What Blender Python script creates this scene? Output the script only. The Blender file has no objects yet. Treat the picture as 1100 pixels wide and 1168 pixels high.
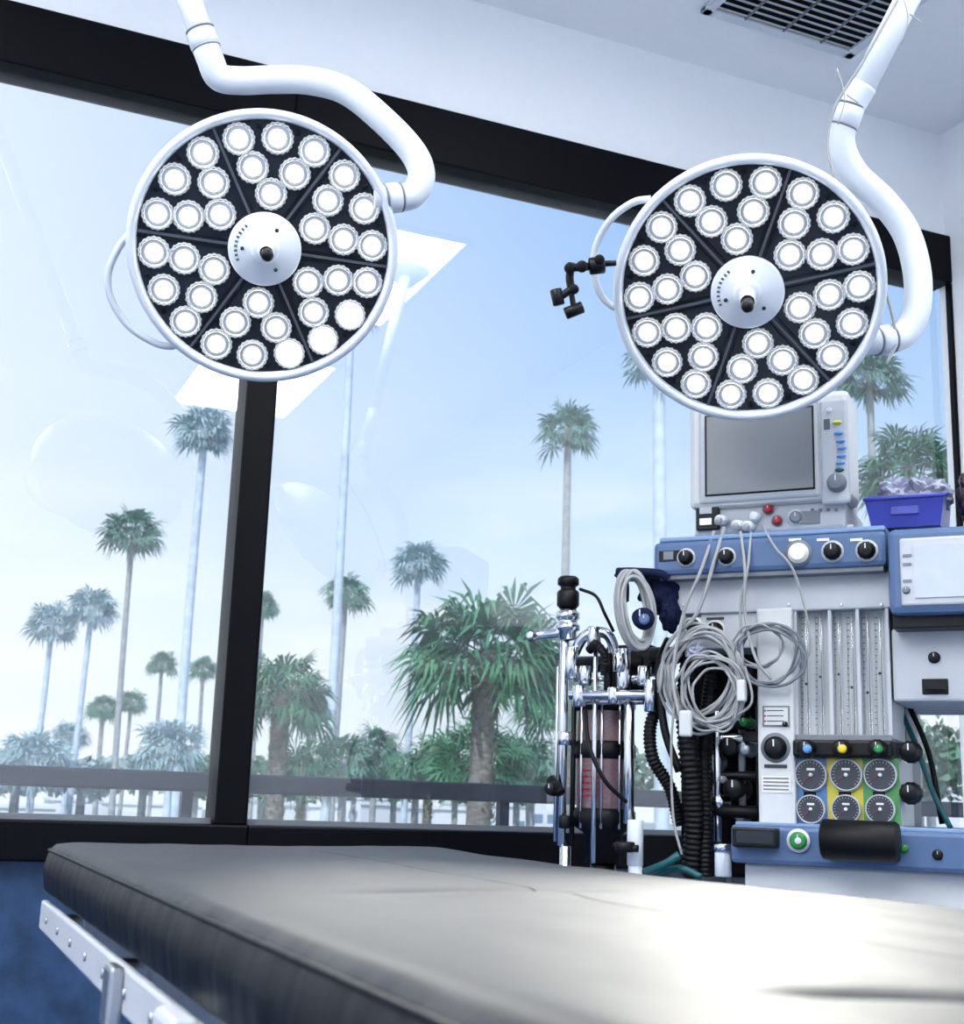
import bpy, bmesh, math, random
from mathutils import Vector, Matrix, noise
S=bpy.context.scene
S.view_settings.view_transform='Standard'
S.view_settings.exposure=.5
# ---------------------------------------------------------------- survey of the photograph (camera calibration)
f=1496.;RO=math.radians(1.9);PI_=math.radians(12.5);YA=math.radians(23.1)
CAMZ=1.05; CAM=Vector((0,0,CAMZ))
Fw=Vector((math.sin(YA)*math.cos(PI_),math.cos(YA)*math.cos(PI_),math.sin(PI_)))
R0=Vector((math.cos(YA),-math.sin(YA),0)); U0=R0.cross(Fw)
Rt=R0*math.cos(RO)+U0*math.sin(RO); Up=U0*math.cos(RO)-R0*math.sin(RO)
def ray(px,py): return Fw+Rt*((px-550)/f)-Up*((py-584)/f)
def at(px,py,depth): return CAM+ray(px,py)*depth
# ---------------------------------------------------------------- materials
def mat(name,col,rough=.5,metal=0.,emis=None,es=0.,var=.04,bump=0.,scale=30.,coat=0.,stretch=None,spec=.5):
    m=bpy.data.materials.new(name);m.use_nodes=True;nt=m.node_tree;b=nt.nodes['Principled BSDF']
    b.inputs['Roughness'].default_value=rough;b.inputs['Metallic'].default_value=metal
    b.inputs['Coat Weight'].default_value=coat;b.inputs['Specular IOR Level'].default_value=spec
    tc=nt.nodes.new('ShaderNodeTexCoord');mp_=nt.nodes.new('ShaderNodeMapping');nt.links.new(tc.outputs['Object'],mp_.inputs[0])
    if stretch: mp_.inputs['Scale'].default_value=stretch
    n=nt.nodes.new('ShaderNodeTexNoise');n.inputs['Scale'].default_value=scale;n.inputs['Detail'].default_value=3
    nt.links.new(mp_.outputs[0],n.inputs['Vector'])
    cr=nt.nodes.new('ShaderNodeValToRGB');c=Vector(col)
    cr.color_ramp.elements[0].color=(*(c*(1-var)),1);cr.color_ramp.elements[1].color=(*(c*(1+var)),1)
    cr.color_ramp.elements[0].position=.3;cr.color_ramp.elements[1].position=.7
    nt.links.new(n.outputs[0],cr.inputs[0]);nt.links.new(cr.outputs[0],b.inputs['Base Color'])
    if bump:
        bp=nt.nodes.new('ShaderNodeBump');bp.inputs['Strength'].default_value=bump;bp.inputs['Distance'].default_value=.01
        nt.links.new(n.outputs[0],bp.inputs['Height']);nt.links.new(bp.outputs[0],b.inputs['Normal'])
    if emis: b.inputs['Emission Color'].default_value=(*emis,1);b.inputs['Emission Strength'].default_value=es
    return m
def s(r,g,b):
    k=lambda c:(c/255/12.92) if c/255<=.04045 else ((c/255+.055)/1.055)**2.4
    return (k(r),k(g),k(b))
M_wall=mat('wall_paint',s(240,243,247),.7,var=.01)
M_ceil=mat('ceiling_paint',s(242,244,248),.8,var=.01)
M_lowwall=mat('blue_wall_vinyl',s(38,64,98),.25,var=.35,scale=14,bump=.05)
M_floor=mat('blue_speckled_floor',s(60,90,130),.3,var=.4,scale=120)
M_black=mat('black_anodised_frame',s(5,7,11),.42,var=.1,spec=.1)
M_blk=mat('black_plastic',s(10,11,14),.4,var=.1,spec=.25)
M_rub=mat('black_rubber',s(8,9,12),.5,var=.1,spec=.22)
M_dk=mat('dark_lens_panel',s(38,42,50),.25,var=.08,coat=.2,spec=.3)
M_dk2=mat('dark_seam',s(84,90,98),.35)
M_white=mat('white_enamel',s(208,214,222),.33,var=.01,coat=.15)
M_plas=mat('light_grey_plastic',s(180,184,191),.5,var=.02,spec=.3)
M_plas2=mat('pale_putty_plastic',s(200,202,203),.5,var=.02,spec=.3)
M_plas3=mat('mid_grey_plastic',s(114,120,128),.5,var=.03,spec=.3)
M_blue=mat('medical_blue_paint',s(78,102,138),.42,var=.03,spec=.3)
M_blue2=mat('pale_blue_paint',s(118,144,180),.45,var=.03,spec=.3)
M_navy=mat('navy_fabric',s(14,21,54),.8,var=.2,scale=200,bump=.2,spec=.2)
M_chr=mat('chrome',(.66,.68,.72),.16,1.)
M_steel=mat('brushed_steel',(.52,.54,.57),.34,1.,scale=80)
M_cable=mat('grey_cable',s(154,156,157),.5,spec=.3)
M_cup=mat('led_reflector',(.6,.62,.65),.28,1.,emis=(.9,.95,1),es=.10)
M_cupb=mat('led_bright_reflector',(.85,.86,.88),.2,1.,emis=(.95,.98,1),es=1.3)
M_rim=mat('led_diffuser_rim',s(160,165,170),.35,emis=(.95,.98,1),es=.12)
M_led=mat('led_emitter',(1,1,1),.3,emis=(1,.99,.95),es=10.)
M_led_dark=mat('led_die_ring',s(150,148,130),.3,.3,emis=(1,.98,.88),es=.55)
M_bin=mat('blue_bin_plastic',s(52,62,160),.35)
M_bag=mat('clear_plastic_bags',s(150,153,174),.2,var=.3,scale=25)
M_scr=mat('monitor_glass',s(120,123,128),.2,var=.04,scale=2)
M_scr2=mat('white_display',s(172,180,190),.2,emis=(.9,.95,1),es=.03)
M_red=mat('red_plastic',s(150,20,40),.35);M_yel=mat('yellow_plastic',s(215,190,50),.4);M_grn=mat('green_plastic',s(36,125,55),.4)
M_teal=mat('teal_rubber',s(12,82,88),.45);M_lb=mat('light_blue_label',s(90,145,205),.4);M_ygr=mat('yellow_green_label',s(200,205,60),.4)
M_gblue=mat('gauge_blue_panel',s(76,116,168),.4);M_gyel=mat('gauge_yellow_panel',s(185,174,60),.4);M_ggrn=mat('gauge_green_panel',s(72,136,78),.4)
M_gdark=mat('gauge_dial',s(48,53,62),.3)
M_can=mat('absorber_granules',s(112,86,92),.35,var=.25,scale=180,coat=.5)
M_paper=mat('paper_label',s(225,222,220),.6)
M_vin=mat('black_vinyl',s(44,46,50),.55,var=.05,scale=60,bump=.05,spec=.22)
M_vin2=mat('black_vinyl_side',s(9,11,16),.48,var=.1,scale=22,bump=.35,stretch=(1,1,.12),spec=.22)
def glassmat(m,fac,col,rough=0.,haze=0.,k=1.6):
    nt=m.node_tree;nt.nodes.clear();o=nt.nodes.new('ShaderNodeOutputMaterial');t=nt.nodes.new('ShaderNodeBsdfTransparent');t.inputs[0].default_value=(*col,1)
    g=nt.nodes.new('ShaderNodeBsdfGlossy');g.inputs['Roughness'].default_value=rough
    lw=nt.nodes.new('ShaderNodeFresnel');lw.inputs[0].default_value=1.5
    ad=nt.nodes.new('ShaderNodeMath');ad.operation='MULTIPLY_ADD';ad.inputs[1].default_value=k;ad.inputs[2].default_value=fac
    nt.links.new(lw.outputs[0],ad.inputs[0])
    mx=nt.nodes.new('ShaderNodeMixShader');nt.links.new(ad.outputs[0],mx.inputs[0]);nt.links.new(t.outputs[0],mx.inputs[1]);nt.links.new(g.outputs[0],mx.inputs[2])
    last=mx
    if haze:
        d=nt.nodes.new('ShaderNodeBsdfDiffuse');d.inputs[0].default_value=(.9,.93,.97,1)
        n=nt.nodes.new('ShaderNodeTexNoise');n.inputs['Scale'].default_value=.7
        mm=nt.nodes.new('ShaderNodeMath');mm.operation='MULTIPLY';mm.inputs[1].default_value=haze*2;nt.links.new(n.outputs[0],mm.inputs[0])
        m2=nt.nodes.new('ShaderNodeMixShader');nt.links.new(mm.outputs[0],m2.inputs[0]);nt.links.new(mx.outputs[0],m2.inputs[1]);nt.links.new(d.outputs[0],m2.inputs[2]);last=m2
    nt.links.new(last.outputs[0],o.inputs[0])
M_tubeglass=bpy.data.materials.new('clear_flowtube');M_tubeglass.use_nodes=True
glassmat(M_tubeglass,.10,(.97,.98,.99),.15,0,0.)
M_glass=bpy.data.materials.new('window_glass');M_glass.use_nodes=True;glassmat(M_glass,.065,(.98,.99,1),0.,.05,1.5)
# ---------------------------------------------------------------- mesh builder
I4=Matrix.Identity(4)
class B:
    def __init__(s_,M=None): s_.v=[];s_.fc=[];s_.mi=[];s_.sm=[];s_.ms=[];s_.M=M or I4
    def m(s_,mt):
        if mt not in s_.ms: s_.ms.append(mt)
        return s_.ms.index(mt)
    def add(s_,vs,fs,mt,M=None,smooth=False):
        T=s_.M@M if M else s_.M;o=len(s_.v);s_.v+= [T@Vector(q) for q in vs];k=s_.m(mt)
        for q in fs: s_.fc.append([i+o for i in q]);s_.mi.append(k);s_.sm.append(smooth)
    def box(s_,c,d,mt,M=None,bev=0.,seg=2):
        x,y,z=c;a,b,e=d[0]/2,d[1]/2,d[2]/2
        if bev>0:
            bm=bmesh.new();bmesh.ops.create_cube(bm,size=1)
            for q in bm.verts:q.co=Vector((x+q.co.x*d[0],y+q.co.y*d[1],z+q.co.z*d[2]))
            bmesh.ops.bevel(bm,geom=bm.edges[:],offset=min(bev,min(d)*.49),segments=seg,profile=.5,affect='EDGES')
            bm.verts.index_update();s_.add([q.co.copy() for q in bm.verts],[[w.index for w in q.verts] for q in bm.faces],mt,M,False);bm.free();return
        vs=[(x+i*a,y+j*b,z+k*e) for i in(-1,1) for j in(-1,1) for k in(-1,1)]
        s_.add(vs,[(0,1,3,2),(4,6,7,5),(0,4,5,1),(2,3,7,6),(0,2,6,4),(1,5,7,3)],mt,M)
    def bb(s_,x0,x1,y0,y1,z0,z1,mt,M=None,bev=0.): s_.box(((x0+x1)/2,(y0+y1)/2,(z0+z1)/2),(abs(x1-x0),abs(y1-y0),abs(z1-z0)),mt,M,bev)
    def lathe(s_,prof,mt,M=None,seg=32,smooth=True,ripple=0.):
        vs=[];rings=[]
        for r,z in prof:
            if r<1e-6: vs.append((0,0,z));rings.append([len(vs)-1])
            else:
                g=[]
                for i in range(seg):
                    t=2*math.pi*i/seg;rr=r*(1+ripple*(i%2));vs.append((rr*math.cos(t),rr*math.sin(t),z));g.append(len(vs)-1)
                rings.append(g)
        fs=[]
        for a,b in zip(rings,rings[1:]):
            for i in range(seg):
                j=(i+1)%seg
                if len(a)==1 and len(b)==1: break
                if len(a)==1: fs.append((a[0],b[j],b[i]))
                elif len(b)==1: fs.append((a[i],a[j],b[0]))
                else: fs.append((a[i],a[j],b[j],b[i]))
        s_.add(vs,fs,mt,M,smooth)
    def cyl(s_,p,q,r,mt,seg=20,r2=None,cap=True,smooth=True):
        p=Vector(p);q=Vector(q);d=q-p;L=d.length;M=Matrix.Translation(p)@d.to_track_quat('Z','Y').to_matrix().to_4x4();r2=r if r2 is None else r2
        b=min(r*.12,L*.2)
        s_.lathe([(0,0),(r-b,0),(r,b),(r2,L-b),(max(r2-b,0),L),(0,L)] if cap else [(r,0),(r2,L)],mt,M,seg,smooth)
    def tube(s_,pts,r,mt,seg=10,sub=6,closed=False,corr=0.,cstep=.012,M=None):
        P=[Vector(q) for q in pts];n=len(P);out=[]
        rng=range(n if closed else n-1)
        for i in rng:
            p0=P[(i-1)%n] if (closed or i>0) else P[0]*2-P[1];p1=P[i];p2=P[(i+1)%n];p3=P[(i+2)%n] if (closed or i<n-2) else P[-1]*2-P[-2]
            k=sub
            if corr: k=max(2,int((p2-p1).length/cstep*4))
            for j in range(k):
                t=j/k;out.append(.5*((2*p1)+(p2-p0)*t+(2*p0-5*p1+4*p2-p3)*t*t+(3*p1-p0-3*p2+p3)*t**3))
        if not closed: out.append(P[-1])
        N=len(out);T=[]
        for i in range(N):
            a=out[(i-1)%N] if (closed or i>0) else out[0];b=out[(i+1)%N] if (closed or i<N-1) else out[-1];d=b-a
            T.append(d.normalized() if d.length>1e-9 else Vector((0,0,1)))
        nx=T[0].orthogonal().normalized();vs=[];arc=0
        for i in range(N):
            nx=(nx-T[i]*nx.dot(T[i]));nx=nx.normalized() if nx.length>1e-6 else T[i].orthogonal().normalized();by=T[i].cross(nx)
            if i: arc+=(out[i]-out[i-1]).length
            rr=(r(i/(N-1)) if callable(r) else r)*(1+corr*math.sin(arc/cstep*2*math.pi))
            for k in range(seg):
                t=2*math.pi*k/seg;vs.append(out[i]+(nx*math.cos(t)+by*math.sin(t))*rr)
        fs=[]
        for i in range(N if closed else N-1):
            for k in range(seg):
                a=i*seg+k;b=i*seg+(k+1)%seg;c=((i+1)%N)*seg+(k+1)%seg;d=((i+1)%N)*seg+k;fs.append((a,b,c,d))
        if not closed: fs.append(list(range(seg))[::-1]);fs.append([(N-1)*seg+k for k in range(seg)])
        s_.add(vs,fs,mt,M,True)
    def done(s_,name,parent=None,mw=None):
        me=bpy.data.meshes.new(name);me.from_pydata([tuple(q) for q in s_.v],[],s_.fc)
        for q in s_.ms: me.materials.append(q)
        me.polygons.foreach_set('material_index',s_.mi);me.polygons.foreach_set('use_smooth',s_.sm);me.update()
        o=bpy.data.objects.new(name,me);S.collection.objects.link(o)
        if parent:o.parent=parent
        if mw: o.matrix_world=mw
        return o
def empty(name,M=None):
    o=bpy.data.objects.new(name,None);S.collection.objects.link(o);o.empty_display_size=.1
    if M:o.matrix_world=M
    return o
# ---------------------------------------------------------------- room
D=3.5;XR=3.325;XL=-2.6;YB=-3.2;ZC=3.57;ZH0=2.965;ZH1=3.15;ZS0=.875;ZS1=.974
def wallbox(name,*a,mt=M_wall):
    b=B();b.bb(*a,mt);return b.done(name)
wallbox('floor',XL,XR,YB,D,-.1,0,mt=M_floor)
wallbox('ceiling',XL-.1,XR+.1,YB-.1,D+.15,ZC,ZC+.12,mt=M_ceil)
wallbox('wall_right',XR,XR+.12,YB,D+.04,0,ZC)
wallbox('wall_left',XL-.12,XL,YB,D+.15,0,ZC)
wallbox('wall_back',XL,XR,YB-.12,YB,0,ZC)
wallbox('wall_window_upper',XL,XR,D,D+.15,ZH1,ZC)
wallbox('wall_window_lower',XL,XR,D,D+.15,0,ZS0,mt=M_lowwall)
XM=.80
def window(name,x0,x1,lm,rm,ry=.1):
    e=empty(name);b=B();y0,y1=D-.03,D+.1
    b.bb(x0,x1,y0,y1,ZH0,ZH1,M_black,bev=.006);b.bb(x0,x1,y0-.02,y1,ZS0,ZS1,M_black,bev=.006)
    b.bb(x0,x0+lm,y0+.003,y1,ZS1,ZH0,M_black,bev=.004);b.bb(x1-rm,x1,y0+.003,D+ry,ZS1,ZH0,M_black,bev=.004)
    b.bb(x0+lm,x1-rm,D+.02,D+.04,ZS1,ZS1+.014,M_plas3);b.bb(x0+lm,x0+lm+.012,D+.02,D+.04,ZS1,ZH0,M_plas3)
    b.done('frame',e)
    g=B();xa,xb,yg=x0+lm,x1-rm,D+.030;g.add([(xa,yg,ZS1),(xb,yg,ZS1),(xb,yg,ZH0),(xa,yg,ZH0)],[(0,1,2,3)],M_glass);g.done('glass',e)
window('window_1',-1.4,XM+.042,.05,.084);window('window_2',XM+.042,XR,.001,.012,.0)
wallbox('wall_window_side',XL,-1.4,D,D+.15,ZS0,ZH1)
M_panel=mat('led_panel_diffuser',(1,1,1),.5,emis=(.97,.985,1),es=13)
def panel(x0,x1,y0,y1,nm='ceiling_light_panel'):
    b=B();z=ZC
    b.bb(x0,x1,y0,y1,z-.012,z-.004,M_panel)
    for q in [(x0-.03,x1+.03,y0-.03,y0),(x0-.03,x1+.03,y1,y1+.03),(x0-.03,x0,y0,y1),(x1,x1+.03,y0,y1)]: b.bb(*q,z-.02,z,M_white)
    b.done(nm)
for x in (1.35,-.9,-2.1):  # first row is mirrored in the glass; others are unseen, added for brightness
    for y in (.65,-1.35): panel(x,x+.75,y,y+1.2)
# ceiling vent
b=B();x0,x1,y0,y1=2.08,2.68,2.62,3.22;z=ZC
for q in [(x0,x1,y0,y0+.035),(x0,x1,y1-.035,y1),(x0,x0+.035,y0,y1),(x1-.035,x1,y0,y1)]: b.bb(*q,z-.014,z+.001,M_white,bev=.004)
b.bb(x0+.03,x1-.03,y0+.03,y1-.03,z-.003,z-.001,M_blk)
n=17
for i in range(n):
    y=y0+.05+(y1-y0-.1)*i/(n-1);b.box((0,0,0),(x1-x0-.07,.012,.0015),M_plas,Matrix.Translation(((x0+x1)/2,y,z-.009))@Matrix.Rotation(math.radians(12),4,'X'))
for i in (1,2,3):
    xx=x0+(x1-x0)*i/4;b.bb(xx-.003,xx+.003,y0+.03,y1-.03,z-.013,z-.003,M_plas3)
b.done('ceiling_air_vent')
# ---------------------------------------------------------------- surgical lights
def lamp(cpx,cpy,depth,tilt,side,a0,arm,loop,bright,joints):
    C=at(cpx,cpy,depth);d=(C-CAM).normalized()
    n=(-d-Up*tilt+Rt*side).normalized();Yv=(Up-n*Up.dot(n)).normalized();Xv=Yv.cross(n)
    M=Matrix((Xv,Yv,n)).transposed().to_4x4();M.translation=C
    e=empty('surgical_light',M)
    b=B()
    b.lathe([(0,-.085),(.10,-.082),(.19,-.066),(.245,-.042),(.266,-.02),(.271,-.004),(.270,.006),(.264,.012),(.257,.012),(.252,.006),(.25,-.003)],M_white,seg=96)
    b.lathe([(0,-.003),(.2505,-.003)],M_dk,seg=96)
    for k in range(6):
        t=math.radians(a0-30+60*k);R=Matrix.Rotation(t,4,'Z');b.box((.16,0,-.001),(.18,.005,.005),M_dk2,R)
        for sgn in (-1,1): b.box((.16,.009*sgn,-.0015),(.18,.0015,.003),M_blk,R)
        R2=Matrix.Rotation(math.radians(a0+60*k),4,'Z')
        for u,v in ((.135,.028),(.135,-.028),(.19,.052),(.19,-.052),(.19,0),(.235,.038),(.235,-.038)):
            b.box((u,v,-.001),(.012,.010,.004),M_dk2 if u<.2 else M_blk,R2@Matrix.Translation((0,0,0)),bev=.002)
    b.done('housing',e)
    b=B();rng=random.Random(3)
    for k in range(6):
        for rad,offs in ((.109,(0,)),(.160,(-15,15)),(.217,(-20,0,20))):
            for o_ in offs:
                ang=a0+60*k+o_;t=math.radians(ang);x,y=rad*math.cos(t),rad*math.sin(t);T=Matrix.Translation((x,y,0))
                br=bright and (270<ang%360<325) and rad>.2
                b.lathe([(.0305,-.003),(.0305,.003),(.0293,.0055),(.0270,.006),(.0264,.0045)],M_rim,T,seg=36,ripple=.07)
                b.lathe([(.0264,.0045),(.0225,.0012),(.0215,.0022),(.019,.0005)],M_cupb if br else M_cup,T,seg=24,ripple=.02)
                b.lathe([(.019,.0005),(.0185,.003),(.016,.004)],M_led_dark,T,seg=20)
                b.lathe([(.016,.004),(.011,.007),(0,.008)],M_led,T,seg=18)
                for w in range(3):
                    a_=math.radians(ang+120*w+30);b.box((.0075*math.cos(a_),.0075*math.sin(a_),.0078),(.0035,.0035,.0008),M_led_dark,T)
    b.done('leds',e)
    b=B()
    b.lathe([(.073,-.003),(.073,.008),(.070,.012),(.03,.013),(.028,.018),(.022,.024),(0,.024)],M_white,seg=64)
    for k in range(3):
        t=math.radians(a0+35+120*k);b.lathe([(.004,.0125),(.004,.0142),(0,.0142)],M_dk,Matrix.Translation((.045*math.cos(t),.045*math.sin(t),0)),seg=12)
    for k in range(9):
        t=math.radians(130+9*k);b.box((.058,0,.0128),(.006,.004,.001),M_dk2,Matrix.Rotation(t,4,'Z'))
    b.lathe([(.016,.02),(.016,.06),(.0135,.064),(.0135,.085)],M_white,seg=24)
    b.lathe([(.0105,.08),(.0105,.105),(.0125,.112),(.0125,.128),(.009,.135),(0,.136)],M_blk,seg=24)
    b.done('handle',e)
    b=B();b.tube([(x,y,-.02) for x,y in loop],.0075,M_white,seg=12,sub=10);b.done('grab_rail',e)
    b=B(M.inverted())
    P=[at(*q) for q in arm]
    top=P[0]+(P[0]-P[1]).normalized()*((ZC-P[0].z)/((P[0]-P[1]).normalized().z))
    b.cyl(P[0],top,.026,M_white,24);b.cyl(P[0],P[1],.026,M_white,24)
    b.tube(P[1:],.0285,M_white,seg=20,sub=10)
    b.lathe([(0,0),(.11,0),(.11,-.02),(.06,-.06),(.035,-.09),(0,-.09)],M_white,Matrix.Translation(top),seg=40)
    for j,w,r in joints:
        p=P[j];dr=(P[j+1]-P[j-1]).normalized() if j+1<len(P) else (P[j]-P[j-1]).normalized()
        b.cyl(p-dr*w,p+dr*w,r,M_white,28);b.cyl(p-dr*(w+.004),p-dr*w,r*.97,M_plas3,28);b.cyl(p+dr*w,p+dr*(w+.004),r*.97,M_plas3,28)
    b.done('suspension_arm',e)
    L=bpy.data.lights.new('beam','SPOT');L.energy=150;L.spot_size=math.radians(38);L.spot_blend=1.;L.shadow_soft_size=.09;L.color=(1,.975,.88)
    lo=bpy.data.objects.new('beam',L);S.collection.objects.link(lo);lo.parent=e
    tgt=Vector((.78,.84,.97));src=M@Vector((0,-.1,.03))
    W=(tgt-src).to_track_quat('-Z','Y').to_matrix().to_4x4();W.translation=src;lo.matrix_parent_inverse=I4;lo.matrix_basis=M.inverted()@W
    return e,M
dL=2.64
armL=[(212,-12,2.70),(232,45,2.70),(240,68,2.70),(250,88,2.71),(275,92,2.72),(310,91,2.72),(352,92,2.72),(395,104,2.72),(435,135,2.72),(470,172,2.72),(481,200,2.71),(470,222,2.70),(448,226,2.68),(425,226,2.67)]
armR=[(1043,-16,2.66),(985,98,2.68),(966,132,2.69),(960,165,2.70),(975,198,2.71),(1010,232,2.72),(1035,268,2.72),(1047,315,2.71),(1045,358,2.70),(1030,382,2.69),(1008,388,2.67),(985,388,2.66)]
loopL=[(-.262,.02),(-.285,-.01),(-.306,-.06),(-.303,-.11),(-.27,-.165),(-.22,-.198),(-.185,-.205),(-.17,-.195)]
loopR=[(-.19,.19),(-.225,.185),(-.27,.155),(-.302,.105),(-.31,.05),(-.298,0),(-.275,-.025),(-.255,-.03)]
e1,ML=lamp(302,284,dL,.10,.04,24,armL,loopL,True,[(1,.018,.031),(12,.015,.031)])
e2,MR=lamp(853,333,dL,.24,.0,41,armR,loopR,False,[(2,.02,.031),(10,.016,.031)])
b=B(MR.inverted())
pts=[at(1030,-10,2.63),at(985,70,2.63),at(950,130,2.64),at(948,190,2.64),at(985,260,2.65),at(1010,330,2.65),at(1022,385,2.65),at(1012,415,2.64)]
b.tube(pts,.003,M_cable,seg=8)
for (x,y) in ((964,112),(1036,20)):
    b.tube([at(x-8,y+30,2.62),at(x,y,2.62),at(x-9,y-34,2.63)],.0016,M_cable,seg=6);b.tube([at(x+2,y-4,2.62),at(x+16,y+6,2.62)],.0016,M_cable,seg=6)
b.done('cable_with_ties',e2)
b=B(MR.inverted());q=lambda x,y,dd=0:at(x,y,2.61+dd)
b.cyl(q(703,300),q(688,301),.006,M_blk);b.cyl(q(690,302),q(672,304),.017,M_blk);b.cyl(q(684,296,-.02),q(684,296,.02),.010,M_rub)
b.cyl(q(672,304),q(648,306),.008,M_blk);b.cyl(q(664,304,-.025),q(664,304,.02),.012,M_blk)
b.tube([q(652,300),q(650,318),q(653,332)],.0085,M_blk,seg=8);b.cyl(q(650,306,-.02),q(650,306,.02),.011,M_rub)
b.tube([q(655,328),q(640,338)],.008,M_blk,seg=8);b.cyl(q(634,330),q(638,348),.012,M_blk)
b.cyl(q(645,358),q(665,350),.012,M_blk);b.cyl(q(655,330,-.02),q(655,330,.02),.010,M_rub);b.tube([q(652,335),q(655,352)],.006,M_blk,seg=8)
b.done('camera_bracket',e2)
# ---------------------------------------------------------------- operating table
e=empty('operating_table')
X0,X1,Y0_,Y1=.209,.845,-.1,2.11;ZB,ZT=.902,.975
def hz(x,y):
    dz=-.010*math.exp(-((y-1.07)/.020)**2)*math.exp(-((x-.46)/.085)**2)+.003*math.exp(-((y-1.02)/.03)**2)*math.exp(-((x-.46)/.09)**2)
    dz+=-.011*math.exp(-((y-.475+.5*(x-.345))/.014)**2)*(1/(1+math.exp(-(x-.345)/.008)))
    dz+=.0018*noise.noise(Vector((x*5,y*5,0)))+.0022*math.sin(y*5)*math.sin(x*5)+.0008*noise.noise(Vector((x*22,y*9,3)))
    return dz
prof=[(.03,ZB),(.006,ZB),(0,ZB+.006),(-.004,ZB+.03),(-.004,ZT-.035),(0,ZT-.018),(.004,ZT-.010),(.010,ZT-.004),(.018,ZT-.001),(.03,ZT)]
n=44
W_=(X1-X0)/2
for i in range(1,n+1): prof.append((.03+(W_-.031)*i/n,ZT+.003*math.sin(math.pi/2*i/n)))
def outline(ins):
    R=max(.055-ins,.0);pts=[];x0,x1,y0,y1=X0+ins,X1-ins,Y0_+ins,Y1-ins
    def seg(a,b,n):
        for i in range(n): t=i/n;pts.append((a[0]+(b[0]-a[0])*t,a[1]+(b[1]-a[1])*t))
    def arc(cx,cy,s0,n):
        for i in range(n): t=s0+math.pi/2*i/n;pts.append((cx+R*math.cos(t),cy+R*math.sin(t)))
    seg((x1,y0+R),(x1,y1-R),280);arc(x1-R,y1-R,0,8);seg((x1-R,y1),(x0+R,y1),40);arc(x0+R,y1-R,math.pi/2,8)
    seg((x0,y1-R),(x0,y0+R),280);arc(x0+R,y0+R,math.pi,8);seg((x0+R,y0),(x1-R,y0),40);arc(x1-R,y0+R,1.5*math.pi,8)
    return pts
vs=[];fs=[];fs2=[];nr=None
for k,(ins,z) in enumerate(prof):
    o_=outline(ins);nr=len(o_)
    for i,(x,y) in enumerate(o_):
        zz=z;
        if k>=8: zz+=hz(x,y)
        if 2<=k<=6:
            w=.0024*noise.noise(Vector((x*14,y*14,z*6)))+.0018*noise.noise(Vector((x*55,y*55,z*3)))
            cx=(X0+X1)/2;x+= w*(1 if x>cx else -1)
            if y>Y1-.06: y+=w
        vs.append((x,y,zz))
for k in range(len(prof)-1):
    for i in range(nr):
        j=(i+1)%nr;q=(k*nr+i,k*nr+j,(k+1)*nr+j,(k+1)*nr+i);(fs2 if k<6 else fs).append(q)
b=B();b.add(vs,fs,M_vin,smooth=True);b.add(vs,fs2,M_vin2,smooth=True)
b.tube([(x,y,ZT-.012) for x,y in outline(0.001)[::4]],.0022,M_vin2,seg=6,sub=1,closed=True)
b.done('mattress',e)
b=B();b.bb(X0+.04,X1-.04,Y0_+.02,Y1-.03,.885,.902,M_steel)
for xs,sg in ((X0+.004,1),(X1-.004,-1)):
    b.bb(xs-.005,xs+.005,.02,2.07,.852,.892,M_plas,bev=.003)
    for y in (.1,.55,1.0,1.45,1.95): b.cyl((xs,y,.872),(xs+sg*.06,y,.872),.010,M_steel);b.box((xs+sg*.055,y,.872),(.03,.05,.04),M_steel)
    for k in range(14): b.cyl((xs-sg*.0055,.15+k*.14,.872),(xs-sg*.0075,.15+k*.14,.872),.005,M_steel,10)
b.bb(X0+.05,X0+.09,.0,2.06,.835,.885,M_plas,bev=.004);b.bb(X1-.09,X1-.05,.0,2.06,.835,.885,M_plas,bev=.004)
b.box((X0-.012,.98,.862),(.022,.07,.075),M_plas,bev=.006);b.cyl((X0-.018,.98,.845),(X0-.05,.98,.845),.012,M_blk);b.box((X0-.008,1.3,.866),(.014,.04,.055),M_steel,bev=.004)
b.bb(.33,.70,.75,1.35,.76,.885,M_plas,bev=.02);b.bb(.40,.63,.88,1.22,.14,.77,M_white,bev=.03);b.bb(.43,.60,.84,1.26,.4,.76,M_steel,bev=.01)
b.bb(.26,.78,.45,1.7,.05,.16,M_white,bev=.04)
for x in (.31,.73):
    for y in (.52,1.63): b.cyl((x-.015,y,.04),(x+.015,y,.04),.04,M_rub)
b.done('frame_and_pedestal',e)
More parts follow.
